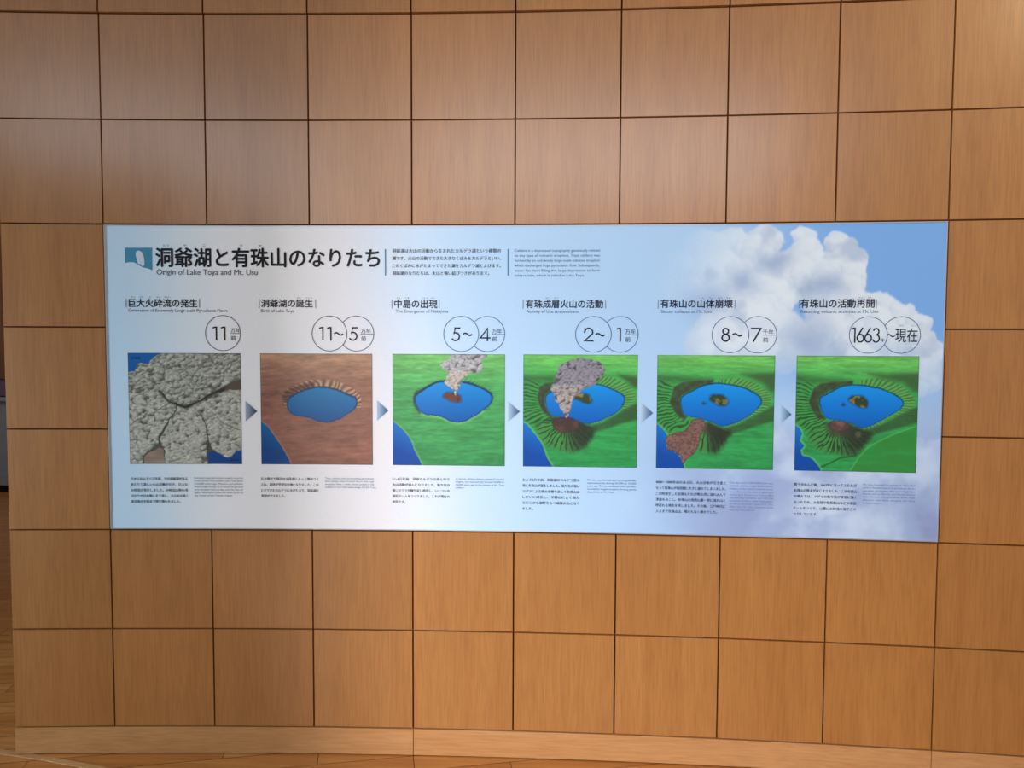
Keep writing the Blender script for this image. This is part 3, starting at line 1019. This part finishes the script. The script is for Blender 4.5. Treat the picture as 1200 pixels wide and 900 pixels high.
class Ink:
    def __init__(self):
        self.v, self.f = [], []

    def add(self, pts, faces, d):
        b = len(self.v)
        self.v += [W(s, z, d) for s, z in pts]
        self.f += [tuple(b + i for i in f) for f in faces]

    def text(self, t, s0, z0, s1=None, z1=None, em=None, bold=0.0, d=0.0, sx=None):
        """put the ink box of a line at s0..s1, z0..z1 (or scale by em and sx)"""
        p, fs = glyphs(t)
        if not len(p):
            return 1.0
        lo, hi = p.min(0), p.max(0)
        ky = em if em else (z1 - z0) / (hi[1] - lo[1])
        if s1 is not None:
            kx = (s1 - s0) / (hi[0] - lo[0])
        else:
            kx = sx if sx else ky
        yo = z0 if em else z0 - lo[1] * ky
        q = np.stack([s0 + (p[:, 0] - lo[0]) * kx, yo + p[:, 1] * ky], 1)
        if bold:
            w = bold * ky
            offs = [(-w, 0), (w, 0), (0, -w), (0, w)] if ky > .02 else [(-w, 0), (w, 0)]
            for k, (a, b) in enumerate(offs):
                self.add([(x[0] + a, x[1] + b) for x in q], fs, d + .00003 * k)
        else:
            self.add([tuple(x) for x in q], fs, d)
        return kx

    def stroke(self, pl, w, d):
        """ribbon along a polyline with square ends and mitred bends"""
        n = len(pl)
        P = [Vector(p) for p in pl]
        L, Rr = [], []
        for i in range(n):
            if i == 0:
                t = (P[1] - P[0]).normalized()
                nn = Vector((-t.y, t.x))
                k = 1
            elif i == n - 1:
                t = (P[-1] - P[-2]).normalized()
                nn = Vector((-t.y, t.x))
                k = 1
            else:
                t0, t1 = (P[i] - P[i - 1]).normalized(), (P[i + 1] - P[i]).normalized()
                n0, n1 = Vector((-t0.y, t0.x)), Vector((-t1.y, t1.x))
                nn = (n0 + n1)
                nn = nn.normalized() if nn.length > 1e-6 else n0
                k = 1 / max(nn.dot(n0), .5)
            L.append(P[i] + nn * (w / 2 * k))
            Rr.append(P[i] - nn * (w / 2 * k))
        b = [tuple(p) for p in L] + [tuple(p) for p in Rr]
        self.add(b, [(i, n + i, n + i + 1, i + 1) for i in range(n - 1)], d)

    def build(self, name, mat, parent):
        return mesh_object(name, self.v, self.f, mat, parent)


def arc(cx, cy, r, a0, a1, n=18, ry=None):
    ry = ry or r
    return [(cx + r * math.cos(math.radians(a0 + (a1 - a0) * i / n)), cy + ry * math.sin(math.radians(a0 + (a1 - a0) * i / n))) for i in range(n + 1)]


DIG = {  # geometric numerals, height 1
    '1': [[(0.0, .90), (.16, .955), (.27, .955)], [(.27, 1.0), (.27, 0)]],
    '2': [arc(.36, .67, .29, 190, -25) + [(.07, .05), (.72, .05)]],
    '3': [arc(.30, .735, .21, 165, -80), arc(.30, .29, .25, 80, -165)],
    '4': [[(.58, 0), (.58, .93), (.07, .24), (.80, .24)]],
    '5': [[(.66, .95), (.27, .95), (.20, .53)] + arc(.30, .33, .285, 112, -152)],
    '6': [arc(.33, .30, .25, 0, 360, 24), [(.11, .42), (.50, 1.0)]],
    '7': [[(.02, .95), (.70, .95), (.19, 0)]],
    '8': [arc(.36, .745, .20, 0, 360, 24), arc(.36, .285, .25, 0, 360, 24, .24)],
    '~': [[(x / 12 * .66, .50 + .085 * math.sin(x / 12 * 2 * math.pi)) for x in range(13)]],
}


def numeral(ink, ch, s0, z0, h, w=.105, kx=1.0, d=0.0):
    for pl in DIG[ch]:
        ink.stroke([(s0 + x * h * kx, z0 + y * h) for x, y in pl], w * h, d)


DT = D0 + 0.0008
# emblem: teal block with a lake-shaped gap
e = Ink()
e.add([(-1.117, 1.908), (-1.117, 1.850), (-1.098, 1.853), (-1.081, 1.852), (-1.066, 1.842), (-1.049, 1.833), (-1.030, 1.829), (-1.0125, 1.822), (-1.0125, 1.9085)], [tuple(range(9))], DT)
em = e.build('emblem', TEAL, board)
em['label'] = 'teal block emblem with a white lake outline'
e = Ink()
lk = smoothpoly([(-1.076, 1.886), (-1.071, 1.896), (-1.062, 1.898), (-1.052, 1.893), (-1.045, 1.880), (-1.042, 1.862), (-1.041, 1.846), (-1.046, 1.837), (-1.053, 1.838), (-1.056, 1.848), (-1.062, 1.843), (-1.068, 1.850), (-1.072, 1.866)], 1)
e.add(lk, [tuple(reversed(range(len(lk))))], DT + .0003)
M_pale = material('pale_ink', rgb(206, 222, 240), .45, .3)
e.build('lake_outline', M_pale, em)

t = Ink()
t.text('洞爺湖と有珠山のなりたち', -0.998, 1.836, -0.125, 1.9085, bold=.024, d=DT)
ti = t.build('title_lettering', INK, board)
for w_, x in (('とう', -.958), ('や', -.885), ('こ', -.810), ('う', -.668), ('す', -.592)):
    t = Ink()
    t.text(w_, x - .005 * len(w_), 1.914, x + .005 * len(w_) + .002, 1.9225, d=DT)
    t.build('reading_mark', INKG, ti)
t = Ink()
t.text('Origin of Lake Toya and Mt. Usu', -.996, 1.798, -.603, 1.8265, d=DT)
t.build('subtitle_lettering', INKG, board)
for x in (-.1025, .3745):
    t = Ink()
    t.add([(x - .0024, 1.804), (x + .0024, 1.804), (x + .0024, 1.906), (x - .0024, 1.906)], [(0, 1, 2, 3)], DT)
    t.build('divider_bar', TEAL, board)


def para(name, lines, s0, s1, ztop, pitch, em, mat, bold=0.0, last=None, just=True, label=None):
    """a justified paragraph; the last line keeps the spread of the others"""
    t = Ink()
    kx = em
    for i, ln in enumerate(lines):
        zb = ztop - em * .80 - pitch * i
        if i == len(lines) - 1 and len(lines) > 1:
            t.text(ln, s0, zb, em=em, sx=kx, bold=bold, d=DT)
        else:
            kx = t.text(ln, s0, zb, s1=s1, em=em, bold=bold, d=DT)
    o = t.build(name, mat, board)
    if label:
        o['label'] = label
    return o


para('introduction_text', ['洞爺湖は火山の活動から生まれたカルデラ湖という種類の', '湖です。火山の活動でできた大きなくぼみをカルデラといい、', 'このくぼみに水がたまってできた湖をカルデラ湖とよびます。', '洞爺湖のなりたちは、火山と強い結びつきがあります。'],
     -.076, .346, 1.9065, .0287, .0165, INKN, .014)
para('introduction_translation', ['Caldera is a depressed topography genetically related', 'to any type of volcanic eruption. Toya caldera was', 'formed by an extremely large-scale volcanic eruption', 'which discharged huge pyroclastic flow. Subsequently,', 'water has been filling this large depression to form', 'caldera-lake, which is called as Lake Toya.'],
     .399, .727, 1.9065, .0190, .0142, INKB)

HEAD = [('巨大火砕流の発生', -1.1165, -.832, -1.106, -.840, 1.6785, 1.7105, 'Generation of Extremely Large-scale Pyroclastic Flows', -1.109, -.722),
        ('洞爺湖の誕生', -.598, -.377, -.590, -.388, 1.680, 1.711, 'Birth of Lake Toya', -.591, -.460),
        ('中島の出現', -.078, .107, -.068, .099, 1.678, 1.711, 'The Emergence of Nakajima', -.064, .142),
        ('有珠成層火山の活動', .433, .750, .443, .740, 1.679, 1.711, 'Activity of Usu stratovolcano', .446, .649),
        ('有珠山の山体崩壊', .950, 1.238, .959, 1.230, 1.680, 1.712, 'Sector collapse at Mt. Usu', .961, 1.151),
        ('有珠山の活動再開', 1.474, 1.753, 1.479, 1.746, 1.680, 1.713, 'Resuming volcanic activities at Mt. Usu', 1.481, 1.760)]
RUBY = [[('きょ', -1.089), ('だい', -1.056), ('か', -1.023), ('さい', -.990), ('りゅう', -.957)], [('たん', -.442), ('じょう', -.402)], [('なか', -.052), ('じま', -.018), ('しゅつ', .050), ('げん', .083)],
        [('せい', .527), ('そう', .560)], [('さん', 1.115), ('たい', 1.149), ('ほう', 1.182), ('かい', 1.214)], [('さい', 1.696), ('かい', 1.730)]]
for i, (tx, b0, b1, x0, x1, z0, z1, en, e0, e1) in enumerate(HEAD):
    t = Ink()
    t.text(tx, x0, z0, x1, z1, bold=.018, d=DT)
    h = t.build('heading_lettering', INKN if i else INK, board)
    h['label'] = 'bold heading over picture %s' % ('of ash clouds', 'of the bare lake', 'of the smoking islet', 'of the smoking volcano', 'of the collapse', 'of the regrown cone')[i]
    for w_, x in RUBY[i]:
        t = Ink()
        t.text(w_, x - .0038 * len(w_), 1.7145, x + .0038 * len(w_), 1.7205, d=DT)
        t.build('reading_mark', INKG, h)
    for x in (b0, b1):
        t = Ink()
        t.add([(x - .0014, 1.677), (x + .0014, 1.677), (x + .0014, 1.711), (x - .0014, 1.711)], [(0, 1, 2, 3)], DT)
        t.build('heading_bar', BARC, h)
    t = Ink()
    t.text(en, e0, 1.6565, e1, 1.6725, d=DT)
    t.build('heading_translation', INKG if i < 2 else INKB, board)

# date badges: rings with numerals
RINGS = [[(-.7415, .0685)], [(-.3235, .0682), (-.2178, .0682)], [(.1925, .0682), (.2940, .0682)], [(.7045, .0685), (.8070, .0685)], [(1.2230, .0685), (1.3255, .0690)], [(1.7270, .0680), (1.8440, .0680)]]


def ring(cx, cz, r, w, gapc=None):
    """thin circle; the part inside the neighbouring circle is left out"""
    t = Ink()
    n = 96
    ok = []
    for k in range(n):
        a = 2 * math.pi * (k + .5) / n
        p = (cx + r * math.cos(a), cz + r * math.sin(a))
        ok.append(not (gapc and math.hypot(p[0] - gapc, p[1] - cz) < r))
    for k in range(n):
        if ok[k]:
            a0, a1 = 2 * math.pi * k / n, 2 * math.pi * (k + 1) / n
            q = []
            for rr_, a in ((r - w / 2, a0), (r + w / 2, a0), (r + w / 2, a1), (r - w / 2, a1)):
                q.append((cx + rr_ * math.cos(a), cz + rr_ * math.sin(a)))
            t.add(q, [(0, 1, 2, 3)], DT)
    return t


for i, rs_ in enumerate(RINGS):
    for j, (cx, r) in enumerate(rs_):
        ring(cx, 1.5785, r, .0026, rs_[0][0] if j == 1 else None).build('date_ring', INKG if i < 2 else INKB, board)
    t = Ink()
    H = .0535
    zb = 1.5505
    if i == 0:
        numeral(t, '1', -.7815, zb, H, d=DT)
        numeral(t, '1', -.7490, zb, H, d=DT)
        u0 = (-.7130, '万年')
    elif i == 1:
        numeral(t, '1', -.3640, zb, H, d=DT)
        numeral(t, '1', -.3325, zb, H, d=DT)
        numeral(t, '~', -.3055, zb, H, d=DT)
        numeral(t, '5', -.2475, zb, H, d=DT)
        u0 = (-.2015, '万年')
    elif i == 2:
        numeral(t, '5', .1540, zb, H, d=DT)
        numeral(t, '~', .2000, zb, H, d=DT)
        numeral(t, '4', .2640, zb, H, d=DT)
        u0 = (.3110, '万年')
    elif i == 3:
        numeral(t, '2', .6670, zb, H, d=DT)
        numeral(t, '~', .7130, zb, H, d=DT)
        numeral(t, '1', .7930, zb, H, d=DT)
        u0 = (.8250, '万年')
    elif i == 4:
        numeral(t, '8', 1.1860, zb + .001, H, d=DT)
        numeral(t, '~', 1.2310, zb + .001, H, d=DT)
        numeral(t, '7', 1.2980, zb + .001, H, d=DT)
        u0 = (1.3420, '千年')
    else:
        for ch, x in (('1', 1.6665), ('6', 1.6835), ('6', 1.7115), ('3', 1.7410)):
            numeral(t, ch, x, zb - .001, .0565, w=.09, kx=.82, d=DT)
        numeral(t, '~', 1.7935, zb + .001, .050, w=.085, kx=.85, d=DT)
        t.text('年', 1.7705, 1.5525, 1.7855, 1.5665, bold=.01, d=DT)
        t.text('現在', 1.8235, 1.5515, 1.9015, 1.6035, bold=.004, d=DT)
        t.text('げん', 1.8375, 1.6105, 1.8525, 1.6165, d=DT)
        t.text('ざい', 1.8780, 1.6105, 1.8920, 1.6165, d=DT)
        u0 = None
    t.build('date_numerals', INKN if i else INK, board)
    if u0:
        t = Ink()
        t.text(u0[1], u0[0] + .0015, 1.5800, u0[0] + .0405, 1.5985, bold=.004, d=DT)
        t.text('前', u0[0] + .0025, 1.5500, u0[0] + .0215, 1.5690, bold=.004, d=DT)
        right = rs_[-1][0] + rs_[-1][1]
        t.add([(u0[0], 1.5762), (right, 1.5762), (right, 1.5782), (u0[0], 1.5782)], [(0, 1, 2, 3)], DT)
        t.build('date_unit', INKN if i else INK, board)

# arrows between the pictures
for (a0, zt, tone) in ((-.6575, 1.313, 0), (-.1385, 1.3185, 1), (.3765, 1.318, 1), (.8905, 1.3165, 1), (1.4105, 1.317, 2)):
    n = 14
    u = np.linspace(0, 1, n + 1)
    Ug, Vg = np.meshgrid(u, np.linspace(-1, 1, n + 1))
    S_ = a0 + Ug * .0455
    Z_ = zt - .0405 + Vg * (1 - Ug) * .0405 * -1
    lt = [C(170, 186, 204), C(176, 200, 228), C(178, 208, 240)][tone]
    dk = [C(38, 60, 84), C(48, 84, 128), C(54, 96, 140)][tone]
    tt = (Ug ** 1.1)[..., None]
    ink_mesh('arrow', S_, Z_, DT, lt * (1 - tt) + dk * tt, np.ones((n, n), bool), board)['label'] = 'small blue arrow pointing right between two pictures'

CAP = [
    (['今からおよそ11万年前、今の洞爺湖がある', 'あたりで激しい火山活動がおき、巨大な', '火砕流が発生しました。火砕流は噴火湾', 'ばかりか日本海にまで達し、火山灰は遠く', '東北地方中部まで降り積もりました。'], -1.113, -.890, 1.0095,
     ['Extremely large-scale volcanic eruption occurred', 'in the vicinity of the present Lake Toya about', '110,000 years ago. Massive pyroclastic', 'flows swept widely. It covered the ground', 'and reached Uchiura Bay and the Sea of', 'Japan. Associated ashes fell down as far as', 'the center of the Tohoku region.'], -.863, -.672, 1.012, .0117, INKG),
    (['巨大噴火で周辺は火砕流によって埋めつく', 'され、起伏が平坦な台地となりました。この', 'ときできたカルデラに水がたまり、洞爺湖の', '原型ができました。'], -.599, -.372, 1.0105,
     ['Toya caldera and surrounding pyroclastic', 'flow plateau were formed due to this huge', 'eruption. After a while, water pooled in the', 'caldera to form the initial image of Lake Toya.'], -.345, -.152, 1.013, .0117, INKB),
    (['5〜4万年前、洞爺カルデラの真ん中で', '火山活動が盛んになりました。粘り気の', '強いマグマが繰り返し噴出し、いくつもの', '溶岩ドームをつくりました。これが現在の', '中島です。'], -.079, .147, 1.0135,
     ['A cluster of lava domes, made of viscous', 'magma, was successively formed 50,000 to', '40,000 years ago at the center of the Toya', 'caldera.'], .171, .362, 1.0155, .0117, INKB),
    (['およそ2万年前、洞爺湖のカルデラ壁の', '南に有珠山が誕生しました。粘り気が弱い', 'マグマによる噴火を繰り返して有珠山は', 'しだいに成長し、羊蹄山によく似た', 'なだらかな裾野をもつ成層火山となり', 'ました。'], .434, .656, 1.0160,
     ['Mt. Usu was formed and it grew gradually,', 'approximately during 20,000 to 10,000', 'years ago. The stratovolcano was a product', 'of andesitic magma eruption forming gentle', 'slope likely as Mt. Yotei.'], .686, .875, 1.0175, .0117, INKB),
    (['8000〜7000年前のある日、火山活動が引き金と', 'なって有珠山が南西側に大きく崩れてしまいました。', 'この時発生した岩屑なだれが噴火湾に流れ込んで', '津波をおこし、有珠山の南西山麓一帯に流れ山と', '呼ばれる地形を残しました。その後、江戸時代に', '入るまで有珠山は、噴火もなく静かでした。'], .951, 1.216, 1.0150,
     ['One day some 7,000-8,000 years ago,', 'volcanic activity triggered the sector', 'collapse of the summit towards south-', 'west. The debris avalanche generated', 'at that time flowed into Uchiura Bay', 'caused big tsunamis and left the', 'hummocky landform called "Nagareyama"', 'on the southwestern foot of Mt. Usu.', 'After this, Mt. Usu remained quiet', 'until the Edo period.'], 1.231, 1.394, 1.0165, .0117, INKB2),
    (['数千年休んだ後、1663年になってふたたび', '有珠山の噴火がはじまりました。この有珠山', 'の噴火では、マグマの粘り気が非常に強く', 'なったため、大有珠や昭和新山などの溶岩', 'ドームをつくり、山麓に火砕流を流下させ', 'たりしています。'], 1.471, 1.700, 1.0155,
     ['Mt. Usu resumed its activity in 1663 after', 'several thousand years of dormancy. As the', 'viscosity of magma was quite high, lava', 'domes such as Oo-Usu and Showa-Shinzan', 'were formed and pyroclastic flows went', 'down on the slope of the', 'mountain.'], 1.722, 1.911, 1.0195, .0117, INKB2)]
for i, (ja, s0, s1, zt, en, e0, e1, et, ep, emat) in enumerate(CAP):
    para('caption_text', ja, s0, s1, zt, .0227, .0128, INKN if i else INK, .016)
    para('caption_translation', en, e0, e1, et, ep, .0094, emat)
# place names in the corners of the first picture
t = Ink()
t.text('日本海', -1.0985, 1.4755, -1.0660, 1.4855, bold=.01, d=DT)
t.text('太平洋', -.7200, 1.0740, -.6870, 1.0840, bold=.01, d=DT)
t.build('place_names', INKN, board)

# ------------------------------------------------------------------ far room past the left end of the wall
M_ctr = material('counter_grey', rgb(92, 100, 104), .6, .3)
n = node(M_ctr, 'ShaderNodeTexNoise')
n.inputs['Scale'].default_value = 12
rc = node(M_ctr, 'ShaderNodeValToRGB')
rc.color_ramp.elements[0].color = rgb(128, 138, 148)
rc.color_ramp.elements[1].color = rgb(144, 154, 164)
link(M_ctr, n.outputs['Fac'], rc.inputs['Fac'])
link(M_ctr, rc.outputs['Color'], M_ctr.node_tree.nodes['Principled BSDF'].inputs['Base Color'])
ct = bpy.data.objects.new('counter', None)
COL.objects.link(ct)
ct.location = (-5.9, 5.4, 0)
tag(ct, 'grey counter in the dim room past the left end of the wood wall', 'counter')
box('counter_front', -1.0, .9, -.25, .35, 0.08, 1.02, M_ctr, ct, .006)
box('counter_top', -1.04, .94, -.29, .39, 1.02, 1.06, M_ctr, ct, .006)
M_dark = material('dark_plinth', rgb(30, 22, 14), .7, .2)
box('plinth', -.96, .86, -.20, .30, 0, .08, M_dark, ct)
sg = bpy.data.objects.new('sign_holder', None)
COL.objects.link(sg)
sg.location = (-5.52, 5.3, 1.06)
tag(sg, 'small purple card in a dark frame standing on the grey counter', 'sign')
box('frame', -.14, .14, -.02, .02, 0, .20, M_dark, sg, .003)
M_card = material('purple_card', rgb(110, 84, 112), .6, .3)
box('card', -.125, .105, -.026, -.018, .012, .19, M_card, sg)
